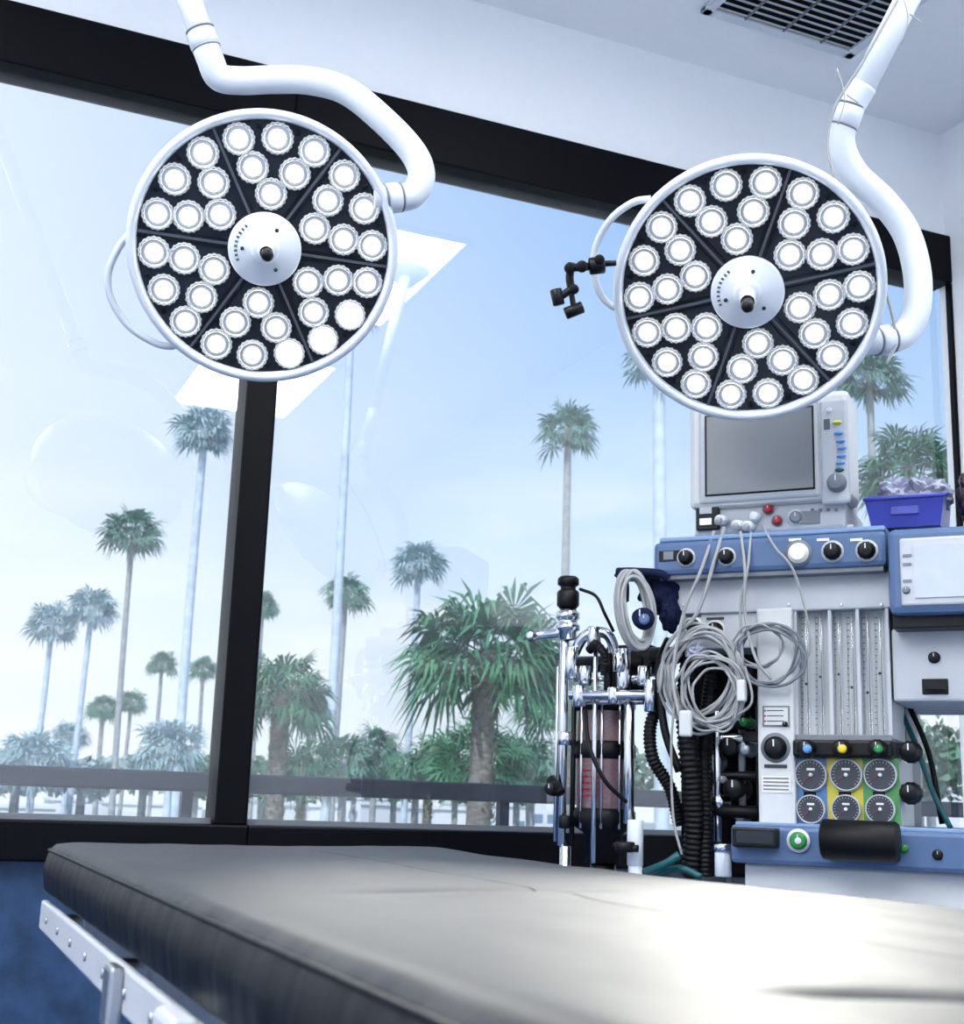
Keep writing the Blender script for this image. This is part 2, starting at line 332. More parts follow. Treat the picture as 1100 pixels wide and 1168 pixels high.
# ---------------------------------------------------------------- anaesthesia machine
M0=Vector((1.56,2.62,0));th=math.radians(-48.6);MM=Matrix.Translation(M0)@Matrix.Rotation(th,4,'Z');MI=MM.inverted();NN=MM.to_3x3()@Vector((0,1,0))
def P(px,py,Y=0.):
    d=ray(px,py);k=((M0+NN*Y-CAM).dot(NN))/d.dot(NN);return MI@(CAM+d*k)
am=empty('anesthesia_machine',MM)
class MB(B):
    def r(s_,px0,px1,py0,py1,Y,dep,mt,bev=.004):
        cx,cy=(px0+px1)/2,(py0+py1)/2;x0=P(px0,cy,Y).x;x1=P(px1,cy,Y).x;z1=P(cx,py0,Y).z;z0=P(cx,py1,Y).z
        s_.bb(x0,x1,Y,Y+dep,z0,z1,mt,bev=bev);return x0,x1,z0,z1
    def knob(s_,px,py,Y,rpx,mt,h=.02,ring=None,rp=0):
        p=P(px,py,Y);r=rpx*.002;T=Matrix.Translation(p)@Matrix.Rotation(math.pi/2,4,'X')
        if ring: s_.lathe([(0,.001),(r*1.35,.001),(r*1.35,0)],ring,T,24)
        s_.lathe([(r*1.05,0),(r,h*.4),(r*.85,h*.45),(r*.8,h),(r*.7,h*1.05),(0,h*1.05)],mt,T,24,ripple=rp)
        s_.box((0,r*.4,h*1.06),(r*.12,r*.6,.001),M_white,T)
    def vc(s_,px,py0,py1,Y,rpx,mt,seg=20):
        a=P(px,py0,Y);c=P(px,py1,Y);c.x=a.x;s_.cyl(c,a,rpx*.002,mt,seg)
    def t(s_,pts,r,mt,**k): s_.tube([P(*q) for q in pts],r,mt,**k)
XE=P(1190,650,0).x
b=MB()
b.r(745,1012,611,651,-.06,.55,M_blue,.012);b.r(752,1010,606,612,-.055,.54,M_blue2,.004)
b.r(753,1008,650,656,-.05,.5,M_plas3,0)
b.r(752,780,628,640,-.062,.004,M_blk,0);b.r(757,768,629,638,-.064,.004,M_plas3,0)
for x,y,rr in ((783,636,8),(829,635,8),(950,629,9),(989,628,9)): b.knob(x,y,-.062,rr,M_blk,.02,M_plas,.05)
b.knob(911,631,-.062,11,M_paper,.012,M_plas3)
for x in (900,932,970): b.r(x,x+14,614,617,-.062,.002,M_paper,0)
b.r(765,1016,656,697,-.01,.45,M_plas,.004)
for x in (780,846,900,960,1006): b.knob(x,662 if x%2 else 690,-.01,2,M_steel,.003)
b.r(775,864,697,740,0,.2,M_plas,.004);b.knob(791,714,0,8,M_blk,.022,M_paper);b.knob(816,719,0,9,M_blk,.022,M_paper)
b.r(783,800,701,704,-.002,.003,M_dk,0);b.r(806,826,704,707,-.002,.003,M_dk,0)
b.r(864,906,693,942,-.02,.3,M_plas2,.006)
b.knob(885,853,-.02,12,M_blk,.02,M_plas3);b.r(870,901,805,829,-.022,.004,M_plas3,0);b.r(872,899,807,827,-.024,.004,M_plas2,0)
b.knob(896,826,-.022,3,M_blk,.008)
for i in range(3): b.r(875,894,810+i*6,811+i*6,-.0245,.001,M_dk,0);b.knob(873,810.5+i*6,-.0245,1,M_red,.002)
b.r(872,898,872,876,-.022,.002,M_dk,0);b.r(869,902,885,904,-.022,.002,M_paper,0)
for i in range(4): b.r(871,900,887+i*4.2,888.6+i*4.2,-.023,.001,M_plas3,0)
for x in (876,895):
    b.knob(x,712,-.02,2,M_steel,.003)
# flow meter bank
b.r(906,1018,693,842,.03,.25,M_plas2,0)
for px in (908,948,980,1014): b.r(px-2,px+2,693,842,-.005,.04,M_plas,0)
for px in (920,936,957,972,990,1004):
    b.vc(px,698,838,.008,3.2,M_tubeglass,14);b.vc(px,700,838,.014,.6,M_plas3,8)
    b.r(px-5,px-4.3,700,838,.026,.003,M_plas,0)
    for k in range(18): b.r(px-5.5,px-3,704+k*7.2,705+k*7.2,.026,.002,M_dk2,0)
    p=P(px,760+((px*37)%60),.012);b.lathe([(0,-.004),(.004,0),(0,.004)],M_dk,Matrix.Translation(p),10)
b.r(906,1018,838,845,-.01,.05,M_plas3,.002)
# needle valve strip and gauges
b.r(904,1018,844,864,-.03,.06,M_blk,.006)
for x,m in ((921,M_lb),(961,M_yel),(1002,M_grn)):
    b.knob(x,854,-.03,9,M_blk,.03,None,.08);b.knob(x,854,-.061,4.5,m,.006)
b.r(903,1028,864,942,0,.2,M_plas2,.004)
for x0,x1,m in ((904,944,M_gblue),(944,985,M_gyel),(985,1027,M_ggrn)): b.r(x0,x1,865,941,-.004,.01,m,0)
for cx in (926,966,1005):
    for cy,rr in ((884,18),(923,16)):
        p=P(cx,cy,-.005);r=rr*.0019;T=Matrix.Translation(p)@Matrix.Rotation(math.pi/2,4,'X')
        b.lathe([(r,0),(r,.010),(r*.95,.013),(r*.9,.011)],M_plas,T,32);b.lathe([(r*.92,.008),(0,.008)],M_gdark,T,32)
        for k in range(19):
            a=math.radians(-45+270*k/18);b.box((r*.78,0,.0085),(r*.12,.0006,.0006),M_white,T@Matrix.Rotation(a,4,'Z'))
        b.box((r*.25,0,.010),(r*.75,.0012,.0008),M_red if (cx+int(cy))%3 else M_white,T@Matrix.Rotation(math.radians(200+cx%50),4,'Z'));b.lathe([(r*.12,.008),(r*.12,.012),(0,.012)],M_white,T,12)
        b.box((0,r*.35,.0085),(r*.5,r*.14,.0005),M_paper,T)
    b.r(cx-9,cx+5,903,908,-.006,.002,M_blk,0)
for y in (858,905): b.knob(1040,y,.03,11,M_blk,.05,None,.06);b.r(1027,1038,y-5,y+5,.04,.04,M_steel,0)
# ventilator display box
def rx(px0,X1_,py0,py1,Y,dep,mt,bev=.004):
    px=(px0+1100)/2;a=P(px0,(py0+py1)/2,Y);b.bb(a.x,X1_,Y,Y+dep,P(px,py1,Y).z,P(px,py0,Y).z,mt,bev=bev)
rx(1013,XE+.01,601,700,-.09,.5,M_blue,.014);rx(1027,XE-.02,612,690,-.096,.02,M_plas,.005);rx(1043,XE-.04,621,681,-.099,.01,M_scr2,0)
for k,y in enumerate((632,642,661)): b.r(1030,1040,y,y+3,-.098,.003,M_plas3,0)
b.knob(1034,673,-.097,4,M_plas3,.006)
rx(1018,XE,700,716,-.06,.45,M_blk,.003)
rx(1018,XE,716,800,0,.40,M_plas,.006);b.knob(1066,750,0,6,M_blk,.012);b.r(1052,1082,774,792,-.004,.02,M_blk,.002);b.r(1056,1078,783,786,-.02,.02,M_blk,0)
zb=P(1000,945,0).z
b.bb(P(1060,850,.3).x+.1,XE,.32,.36,zb,P(1060,800,.1).z,M_black)
b.t([(1030,815,.2),(1045,850,.15),(1065,905,.15),(1085,945,.15)],.006,M_teal,seg=8);b.t([(1035,800,.2),(1060,860,.2),(1075,940,.2)],.006,M_rub,seg=8)
b.bb(.02,.08,.32,.38,.12,1.45,M_plas3);b.bb(P(864,800).x,P(1018,800).x,.2,.42,zb,P(940,700).z,M_plas3)
xl=P(836,970,-.06).x
zt,zbm=P(1000,946,-.06).z,P(1000,992,-.06).z
b.bb(xl,XE+.03,-.08,.45,zbm,zt,M_blue,bev=.010);b.bb(xl+.01,XE+.02,-.075,.44,zt-.002,zt+.006,M_blue2,bev=.002)
b.bb(xl+.02,XE,-.04,.44,.14,zbm,M_plas2,bev=.006)
for i in range(4): b.bb(xl+.035,XE-.02,-.055,-.03,.17+i*.165,.17+i*.165+.155,M_plas2,bev=.006);b.bb(XE*.5-.02,XE*.5+.16,-.066,-.05,.28+i*.165,.295+i*.165,M_plas3,bev=.004)
b.bb(xl,XE+.02,-.08,.46,.08,.14,M_blk,bev=.01)
for x in (xl+.05,XE-.03):
    for y in (-.04,.41): b.cyl((x-.015,y,.045),(x+.015,y,.045),.045,M_rub)
b.r(835,886,944,967,-.11,.05,M_blk,.004);b.r(840,882,948,962,-.112,.004,M_dk,0)
b.knob(911,959,-.085,9,M_grn,.008,M_white);b.knob(911,959,-.09,4,M_white,.006)
for x in (1032,): b.knob(x,968,-.082,4,M_grn,.004)
b.knob(1070,975,-.082,5,M_blk,.004)
a_=P(938,957,-.12);c_=P(1026,961,-.12);c_.z=a_.z;b.cyl(a_,c_,.040,M_rub,24)
b.done('console_and_cabinet',am)
# patient monitor
pm=empty('patient_monitor',MM)
b=MB()
z0=P(877,609,.02).z;z1=P(877,575,.02).z;xa,xb=P(790,600,.02).x,P(968,600,.02).x
b.bb(xa+.005,xb-.005,.02,.26,z0+.004,z1,M_plas,bev=.008)
b.bb(xa,xb+.01,.03,.25,z0+.003,z0+.014,M_plas2,bev=.004)
xt0,xt1=P(786,520,.0).x,P(970,520,.0).x;zt1=P(877,452,0).z;
b.bb(xt0,xt1,0,.12,z1-.004,zt1,M_plas2,bev=.014);b.bb(xt0+.02,xt1-.02,.1,.22,z1-.004,zt1-.02,M_plas2,bev=.014)
b.r(797,934,462,570,-.006,.02,M_plas,.006);b.r(804,929,468,562,-.009,.01,M_blk,.002);b.r(806.5,927,470,560,-.011,.01,M_scr,0)
b.r(936,968,455,574,-.008,.02,M_plas,.006)
for (x,y,m) in ((955,482,M_ygr),(957,494,M_lb),(959,503,M_lb),(961,511,M_lb),(960,520,M_lb),(959,528,M_lb),(958,536,M_teal)):
    T=Matrix.Translation(P(x,y,-.009))@Matrix.Rotation(math.pi/2,4,'X')@Matrix.Diagonal((1.5,.75,1,1));b.lathe([(.007,0),(.006,.003),(0,.003)],m,T,20)
b.knob(946,468,-.009,3,M_white,.004);b.knob(955,551,-.009,10.5,M_plas3,.02);b.r(940,947,478,490,-.009,.002,M_dk2,0)
b.r(794,820,573,604,.008,.02,M_blk,.002);b.r(798,812,578,586,.004,.01,M_plas,.001);b.r(798,812,591,599,.004,.01,M_steel,.001)
b.knob(877,581,.016,5,M_red,.012,M_plas3);b.knob(887,594,.016,5,M_red,.012,M_plas3);b.knob(908,590,.016,7,M_plas3,.008,M_white);b.knob(862,590,.016,6,M_white,.02)
for x,y in ((826,594),(845,600),(857,601)):
    p=P(x,y,.016);b.cyl(p,p+Vector((0,-.04,-.006)),.012,M_white,20);b.cyl(p+Vector((0,-.04,-.006)),p+Vector((0,-.06,-.016)),.007,M_cable,14)
for k in range(4): b.r(925+k*9,929+k*9,580,583,.016,.002,M_dk2,0)
b.r(905,935,583,597,.015,.004,M_plas3,0)
b.done('monitor_body',pm)
# storage bin with bags
sbin=empty('plastic_storage_bin',MM)
b=MB();y=.02
x0,x1=P(994,575,y).x,P(1072,575,y).x;z0=P(1033,601,y).z;z1=P(1033,569,y).z;z2=P(1033,545,y).z
dep=.16;g=.012
vs=[(x0,y,z0),(x1,y,z0),(x1,y+dep,z0),(x0,y+dep,z0),(x0-g,y-g*1.5,z1),(x1+g,y-g*1.5,z1),(x1+g,y+dep,z2),(x0-g,y+dep,z2)]
vi=[(Vector(q)+((Vector(((x0+x1)/2,y+dep/2,q[2]))-Vector(q)).normalized()*.006)) for q in vs];vi=[tuple(q+Vector((0,0,.005 if i<4 else 0))) for i,q in enumerate(vi)]
b.add(vs+vi,[(0,3,2,1),(0,1,5,4),(1,2,6,5),(2,3,7,6),(3,0,4,7),(8,9,10,11),(12,13,9,8),(13,14,10,9),(14,15,11,10),(15,12,8,11),(4,5,13,12),(5,6,14,13),(6,7,15,14),(7,4,12,15)],M_bin)
b.tube([vs[4],vs[5]],.0045,M_bin,seg=8);b.tube([vs[4],vs[7],vs[6],vs[5]],.0035,M_bin,seg=8,sub=1)
b.box(((x0+x1)/2,y-.01,(z0+z1)/2+.004),(.06,.006,.02),M_bin,bev=.002)
b.done('bin',sbin)
def lump(b,c,rad,mt,seed,rough=.5):
    bm=bmesh.new();bmesh.ops.create_icosphere(bm,subdivisions=4,radius=1)
    for v in bm.verts:
        nn=noise.noise(v.co*2.2+Vector((seed,0,0)))*rough+abs(noise.noise(v.co*5+Vector((0,seed,0))))*rough*.7
        v.co=Vector((v.co.x*rad[0],v.co.y*rad[1],v.co.z*rad[2]))*(1+nn)+Vector(c)
    b.add([v.co.copy() for v in bm.verts],[[w.index for w in q.verts] for q in bm.faces],mt,None,False);bm.free()
b=B();lump(b,((x0+x1)/2-.02,y+.08,z1+.02),(.05,.05,.035),M_bag,2,.7);lump(b,((x0+x1)/2+.03,y+.09,z1+.02),(.045,.05,.04),M_bag,7,.7)
b.box(((x0+x1)/2,y+.08,(z0+z1)/2+.004),(.12,.08,.04),M_bag,bev=.01)
b.done('bagged_supplies',sbin)
b=B();pz=P(1098,560,.03);M_bund=mat('dark_purple_bundle',s(40,26,36),.3,var=.5,scale=60)
lump(b,(x1+.072,.09,pz.z+.0),(.036,.05,.055),M_bund,4,.4);b.done('wrapped_supply_bundle',None,MM)
# absorber / breathing assembly
b=MB()
Ya=.02
b.vc(645,700,965,Ya,5.5,M_chr);b.vc(637,760,960,Ya+.01,2,M_chr);b.vc(655,800,960,Ya+.02,3,M_blk)
p=P(648,690,Ya);p.z=P(648,716,Ya).z;T=Matrix.Translation(p)
b.lathe([(.014,-.03),(.022,-.028),(.022,-.01),(.030,-.006),(.030,.006),(.024,.010),(.024,.018),(.029,.022),(.029,.036),(.022,.04),(.020,.05),(0,.05)],M_chr,T,32)
b.lathe([(.021,.048),(.026,.054),(.026,.085),(.022,.09),(.018,.092),(.018,.1),(.025,.104),(.025,.118),(.020,.124),(0,.124)],M_blk,T,28,ripple=.05)
b.t([(640,722,Ya),(620,724,Ya-.02),(606,726,Ya-.04)],.011,M_chr,seg=14);b.knob(608,726,Ya-.05,6,M_chr,.02)
b.vc(652,738,775,Ya-.02,8,M_chr);b.vc(645,835,850,Ya,9,M_chr);b.vc(645,930,945,Ya,8,M_blk)
b.cyl(P(628,888,Ya-.02),P(640,905,Ya-.03),.013,M_blk);b.knob(632,900,Ya-.03,8,M_blk,.03)
b.t([(655,745,Ya),(668,725,Ya-.01),(690,722,Ya),(700,738,Ya+.01),(700,765,Ya+.02)],.013,M_chr,seg=16)
b.t([(672,742,Ya-.04),(680,735,Ya-.05),(690,748,Ya-.05),(690,770,Ya-.04)],.010,M_rub,seg=12,corr=.1,cstep=.008)
for x,y in ((678,715),(707,745),(668,760),(735,760)): b.vc(x,y,y+22,Ya-.01,8,M_chr)
b.vc(680,740,985,Ya-.03,3,M_chr);b.vc(694,745,800,Ya,5,M_blk);b.vc(712,740,800,Ya,9,M_chr)
b.vc(718,800,940,Ya-.03,6,M_chr)
def hb(pxa,pxb,py,Y,r,m):
    a=P(pxa,py,Y);c=P(pxb,py,Y);c.z=a.z;b.cyl(a,c,r,m)
hb(650,748,793,Ya-.05,.011,M_chr);hb(668,735,800,Ya-.02,.008,M_chr);b.vc(661,782,806,Ya-.05,8,M_chr);b.vc(742,775,812,Ya-.05,7,M_chr);b.vc(700,784,803,Ya-.05,7,M_chr)
hb(655,690,775,Ya,.006,M_chr);hb(742,775,748,Ya,.02,M_blk);hb(722,760,775,Ya,.012,M_chr)
hb(658,735,758,Ya+.06,.02,M_blk);b.r(690,745,735,790,Ya+.05,.06,M_rub,.01)
p=P(688,985,Ya+.06);zt=P(688,800,Ya+.06).z;zz=lambda py:P(688,py,Ya+.06).z-p.z
T=Matrix.Translation(p);R=.068
b.lathe([(0,zz(812)),(R,zz(812)),(R*1.08,zz(808)),(R*1.08,zz(802)),(R*.9,zz(798)),(0,zz(798))],M_blk,T,40)
b.lathe([(R*.95,zz(812)),(R*.97,zz(848))],M_can,T,40);b.lathe([(R*1.0,zz(846)),(R*1.1,zz(850)),(R*1.1,zz(862)),(R,zz(866))],M_blk,T,40)
b.lathe([(R*.97,zz(864)),(R*.95,zz(924))],M_can,T,40);b.lathe([(R,zz(922)),(R*1.1,zz(926)),(R*1.1,zz(938)),(R,zz(944)),(R*.7,zz(950)),(R*.6,zz(984)),(0,zz(985))],M_blk,T,40)
for a in (-150,-118,-75,-40,0,60,120): b.cyl(p+Vector((R*1.05*math.cos(math.radians(a)),R*1.05*math.sin(math.radians(a)),zz(945))),p+Vector((R*1.05*math.cos(math.radians(a)),R*1.05*math.sin(math.radians(a)),zz(800))),.0035,M_chr,10)
for k in range(5):
    for i in range(6):
        a=math.radians(-118+i*7);b.box((R*.985,0,zz(880+k*7)),(.002,.006,.004),M_red,T@Matrix.Rotation(a,4,'Z'))
b.vc(725,935,988,Ya-.05,9,M_white);b.vc(713,960,972,Ya-.09,11,M_blk);b.tube([P(700,965,Ya-.09),P(728,968,Ya-.09)],.008,M_blk,seg=8);b.vc(825,968,1000,Ya-.05,9,M_white);b.vc(825,962,972,Ya-.05,11,M_chr)
q=P(645,965,Ya);b.cyl((q.x,Ya,.12),(q.x,Ya,q.z),.013,M_chr);b.cyl((P(725,960,Ya-.05).x,Ya-.05,.12),P(725,985,Ya-.05),.016,M_white);b.cyl((p.x,Ya+.06,.12),p,.03,M_blk)
b.bb(q.x-.04,xl+.05,-.06,.12,.07,.12,M_blk,bev=.01)
for x in (q.x,q.x+.15): b.cyl((x-.012,.03,.035),(x+.012,.03,.035),.035,M_rub)
b.bb(q.x,xl+.04,.02,.05,.6,.64,M_steel)
b.t([(760,770,.06),(752,800,.0),(742,830,-.02),(745,865,-.03),(765,900,0),(775,940,.03)],.014,M_rub,seg=12,corr=.13,cstep=.009)
b.t([(790,740,.05),(783,800,0),(786,860,-.02),(792,930,0),(790,1000,.02)],.022,M_rub,seg=14,corr=.12,cstep=.012)
b.t([(815,760,.08),(805,830,.04),(803,900,.02),(806,1000,.02)],.017,M_rub,seg=14,corr=.12,cstep=.010)
b.t([(762,730,.03),(752,760,-.02),(758,830,-.03),(775,880,-.03)],.009,M_rub,seg=10)
b.t([(668,810,-.05),(672,850,-.09),(690,890,-.09),(715,915,-.06)],.005,M_rub,seg=8)
b.t([(662,672,Ya-.02),(680,680,-.03),(690,700,-.03),(700,720,0)],.004,M_rub,seg=8)
b.t([(735,995,-.02),(760,985,-.06),(775,975,-.06)],.009,M_teal,seg=10);b.t([(745,1000,.0),(775,990,-.04),(800,1000,-.05)],.007,M_teal,seg=10)
b.r(780,864,738,800,.12,.12,M_blk,.01);b.r(776,862,800,1000,.16,.1,M_black,.01)
for (x,y,rr,m,h) in ((850,825,10,M_blk,.05),(857,826,6,M_grn,.07),(838,853,13,M_blk,.06),(855,855,9,M_steel,.05),(820,870,10,M_steel,.04),(845,900,13,M_blk,.07),(826,915,9,M_chr,.06),(850,930,8,M_plas3,.05),(785,850,9,M_chr,.04),(812,835,8,M_plas,.05),(840,812,8,M_plas3,.05),(832,890,5,M_plas3,.06),(800,890,7,M_chr,.05)):
    b.knob(x,y,.10,rr,m,h,None,.04)
hb(800,865,842,.06,.012,M_chr);hb(806,864,884,.06,.010,M_blk);hb(815,866,925,.05,.014,M_rub);b.vc(818,800,960,.05,5,M_chr);b.vc(846,800,940,.07,4,M_plas3)
b.r(847,866,834,846,.03,.03,M_blk,.002)
b.done('breathing_absorber',am)
# blood-pressure cuff and tube coil
b=MB()
rng=random.Random(5)
for k in range(9):
    pts=[];cx,cy=720+rng.uniform(-5,5)+k*1.2,696+rng.uniform(-3,3);ax,ay=17+rng.uniform(-2,2),40+rng.uniform(-4,4)
    for i in range(14):
        t=2*math.pi*i/14;pts.append((cx+ax*math.cos(t)+.12*ay*math.sin(t),cy+ay*math.sin(t),-.07+.02*math.cos(t)-k*.004))
    b.t(pts,.0045,M_cable,seg=8,closed=True,sub=4)
b.t([(708,655,-.05),(712,668,-.06),(712,685,-.07)],.012,M_navy,seg=10)
lump(b,P(752,676,-.01),(.045,.03,.045),M_navy,3,.25);lump(b,P(765,700,-.02),(.022,.03,.04),M_navy,9,.25);lump(b,P(722,656,-.03),(.04,.02,.014),M_navy,12,.2)
b.t([(705,652,-.06),(725,652,-.07),(752,654,-.06),(762,660,-.05)],.010,M_navy,seg=10);b.knob(735,706,-.12,12,M_navy,.03);b.knob(735,706,-.15,6,M_blue,.004)
b.done('blood_pressure_cuff',am)
b=MB()
def coil(cx,cy,ax,ay,n,Y,rr,m,rot=0,sd=1):
    rg=random.Random(sd)
    for k in range(n):
        x0,y0=cx+rg.uniform(-6,6),cy+rg.uniform(-6,6);a_,b_=ax*rg.uniform(.75,1.12),ay*rg.uniform(.8,1.1);ph=rot+rg.uniform(-.25,.25);pts=[]
        for i in range(14):
            t=2*math.pi*i/14;u,v=a_*math.cos(t),b_*math.sin(t);pts.append((x0+u*math.cos(ph)-v*math.sin(ph)+rg.uniform(-1.5,1.5),y0+u*math.sin(ph)+v*math.cos(ph)+rg.uniform(-1.5,1.5),Y+rg.uniform(-.008,.008)+.012*math.sin(t)))
        b.t(pts,rr,m,seg=8,closed=True,sub=4)
coil(800,772,42,56,12,-.05,.0036,M_cable,.1,1);coil(812,790,34,42,7,-.06,.0030,M_cable,-.3,2);coil(880,745,36,36,5,-.06,.0030,M_plas3,.2,3);coil(870,742,30,28,3,-.06,.0026,M_cable,0,4)
for pts,r in (([(826,602,-.04),(815,640,-.07),(795,700,-.07),(762,735,-.06),(752,790,-.06)],.0045),([(845,606,-.05),(850,650,-.08),(850,700,-.07),(862,750,-.07),(880,775,-.06)],.0035),
    ([(857,607,-.05),(853,650,-.08),(845,690,-.07),(848,760,-.06)],.003),([(870,600,-.03),(885,625,-.08),(905,650,-.08),(920,700,-.06),(925,740,-.05),(912,760,-.05)],.0028),
    ([(815,606,-.04),(800,650,-.08),(780,700,-.08),(768,770,-.08),(778,830,-.09)],.004),([(770,800,-.05),(766,850,-.06),(768,930,-.06),(778,975,-.06)],.003),([(835,820,-.05),(858,800,-.06),(850,760,-.06)],.003)):
    b.t(pts,r,M_cable,seg=8)
b.r(774,788,810,840,-.10,.02,M_plas2,.005);b.r(840,850,775,800,-.08,.02,M_plas2,.004)
lump(b,P(795,745,-.04),(.022,.02,.018),M_bag,5,.4)
b.t([(866,712,-.022),(890,711,-.05),(906,720,-.022)],.003,M_white,seg=6)
b.done('monitor_cables',am)
# ---------------------------------------------------------------- exterior
def E(px,py,dist):
    d=ray(px,py);return CAM+d*(dist/math.hypot(d.x,d.y))
M_leafs=[mat('palm_leaf_near',s(58,112,84),.5,var=.6,scale=3,spec=.3),mat('palm_leaf_mid',s(84,130,116),.6,var=.35,scale=3,spec=.2),mat('palm_leaf_far',s(140,172,182),.7,var=.2,scale=2,spec=.1)]  # mid and far tints have distance haze mixed into the leaf colour
M_trunks=[mat('palm_trunk_near',s(110,110,110),.9,var=.4,scale=7,bump=.8,stretch=(1,1,4),spec=.1),mat('palm_trunk_mid',s(140,148,154),.9,var=.2,scale=6,spec=.1),mat('palm_trunk_far',s(172,190,210),.9,var=.15,scale=4,spec=.1)]  # paler, bluer mid and far trunks: haze painted into the colour
M_dead=[mat('palm_dead_near',s(104,106,88),.9,var=.4,scale=8,spec=.1),mat('palm_dead_mid',s(122,134,120),.9,var=.25,spec=.1),mat('palm_dead_far',s(160,178,184),.9,var=.2,spec=.1)]  # dead fronds follow the same painted haze steps
def palm(px,py,dist,cw,tw,seed,lvl,nl=46,bl=15,lean=0.,skirt=1,flat=1.,droop=1.):
    C=E(px,py,dist);R=cw/2/f*dist*1.12;rg=random.Random(seed);b=B();zb=-9.
    H=C.z-zb;tr=tw/2/f*dist
    pts=[Vector((C.x+.25*R*math.sin(t*2.2+seed)*(1-t),C.y,zb+H*t)) for t in [0,.3,.5,.65,.75,.83,.9,.96,1.0]]
    pts[-1]=C.copy()
    b.tube(pts,lambda t:tr*(1.25-.3*t),M_trunks[lvl],seg=12,sub=8)
    m=M_leafs[lvl]
    for i in range(nl):
        el=math.asin(max(-1,min(1,-.55+1.52*(i+.5)/nl)));az=i*2.399963+rg.uniform(-.3,.3);el+=rg.uniform(-.12,.12)
        d=Vector((math.cos(el)*math.cos(az),math.cos(el)*math.sin(az),math.sin(el)*flat));d.normalize()
        pl=R*rg.uniform(.34,.60);o=C+Vector((0,0,-.05*R));q=o+d*pl
        q.z-=.08*R
        side=d.cross(Vector((0,0,1)));side=side.normalized() if side.length>.05 else Vector((1,0,0))
        up=side.cross(d).normalized();roll=rg.uniform(-.8,.8);sd=side*math.cos(roll)+up*math.sin(roll);upn=up*math.cos(roll)-side*math.sin(roll)
        w=R*.011;b.add([o+sd*w,o-sd*w,q-sd*w*.7,q+sd*w*.7],[(0,1,2,3)],m)
        bw=R*(.030 if bl<18 else .022);fl=R*rg.uniform(.42,.62)
        for k in range(bl):
            u=(k/(bl-1)-.5)*2;a=u*math.radians(105)+rg.uniform(-.05,.05);L=fl*(1-.3*abs(u))*rg.uniform(.85,1.12)
            dd=d*math.cos(a)+sd*math.sin(a);dd=(dd+upn*.18*(k%2-.5)).normalized();pp=dd.cross(upn).normalized()
            mid=q+dd*L*.55+upn*R*.02-Vector((0,0,1))*L*.05*droop;tip=q+dd*L*.95-Vector((0,0,1))*L*rg.uniform(.15,.5)*droop
            b.add([q,mid+pp*bw,mid-pp*bw,tip],[(0,1,2),(1,3,2)],m)
    if skirt:
        for i in range(34):
            az=rg.uniform(0,6.28);dd=Vector((math.cos(az),math.sin(az),-rg.uniform(.6,2.2))).normalized();o=C+Vector((0,0,-R*.05-rg.uniform(0,.3)*R));tip=o+dd*R*rg.uniform(.25,.5);pp=Vector((-math.sin(az),math.cos(az),0))*R*.04
            b.add([o,(o+tip)/2+pp,(o+tip)/2-pp,tip],[(0,1,2),(1,3,2)],M_dead[lvl])
    if lvl==0:
        for i in range(150):
            az=i*2.4;zz_=C.z-R*.15-i*.012*R;p_=Vector((C.x,C.y,zz_))+Vector((math.cos(az),math.sin(az),0))*tr*1.0;pp=Vector((-math.sin(az),math.cos(az),0))*tr*.35
            b.add([p_-pp,p_+pp,p_+Vector((math.cos(az)*tr*.35,math.sin(az)*tr*.35,tr*.7))],[(0,1,2)],M_dead[0])
    b.done('palm_tree')
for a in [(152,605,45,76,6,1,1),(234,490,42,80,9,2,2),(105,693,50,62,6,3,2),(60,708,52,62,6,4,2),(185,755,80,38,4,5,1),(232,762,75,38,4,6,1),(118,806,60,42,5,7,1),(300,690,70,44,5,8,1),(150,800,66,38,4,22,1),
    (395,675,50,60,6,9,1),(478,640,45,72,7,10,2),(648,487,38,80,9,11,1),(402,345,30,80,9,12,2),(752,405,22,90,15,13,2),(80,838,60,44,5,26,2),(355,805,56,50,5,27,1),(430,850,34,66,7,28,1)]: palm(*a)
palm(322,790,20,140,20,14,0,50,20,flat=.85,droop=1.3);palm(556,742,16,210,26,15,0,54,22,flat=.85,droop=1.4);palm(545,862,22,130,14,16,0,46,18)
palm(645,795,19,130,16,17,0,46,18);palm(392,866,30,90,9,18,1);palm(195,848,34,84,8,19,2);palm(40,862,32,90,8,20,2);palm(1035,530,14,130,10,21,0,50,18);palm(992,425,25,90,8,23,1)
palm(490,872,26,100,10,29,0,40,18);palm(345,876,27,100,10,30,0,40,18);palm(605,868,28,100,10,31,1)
def shrub(px,py,dist,w,h,seed,m):
    rg=random.Random(seed);b=B();C=E(px,py,dist);rx_=w/2/f*dist;rz=h/2/f*dist
    b.tube([Vector((C.x,C.y,-9)),Vector((C.x,C.y,C.z-rz)),C],rx_*.08,M_trunks[1],seg=8)
    for i in range(1300):
        v=Vector((rg.gauss(0,1),rg.gauss(0,1),rg.gauss(0,1))).normalized()*rg.uniform(.5,1);p=C+Vector((v.x*rx_,v.y*rx_,v.z*rz))*(1+.35*noise.noise(v*3+Vector((seed,0,0))))
        a=Vector((rg.gauss(0,1),rg.gauss(0,1),rg.gauss(0,1)))*rx_*.05;c=Vector((rg.gauss(0,1),rg.gauss(0,1),rg.gauss(0,1)))*rx_*.05
        b.add([p-a,p+c,p+a,p-c],[(0,1,2,3)],m)
    b.done('leafy_tree')
M_sh=[mat('foliage_mid',s(80,114,98),.8,var=.4,scale=2,spec=.1),mat('foliage_far',s(136,162,168),.8,var=.25,scale=1,spec=.1)]  # far foliage carries distance haze in its base colour
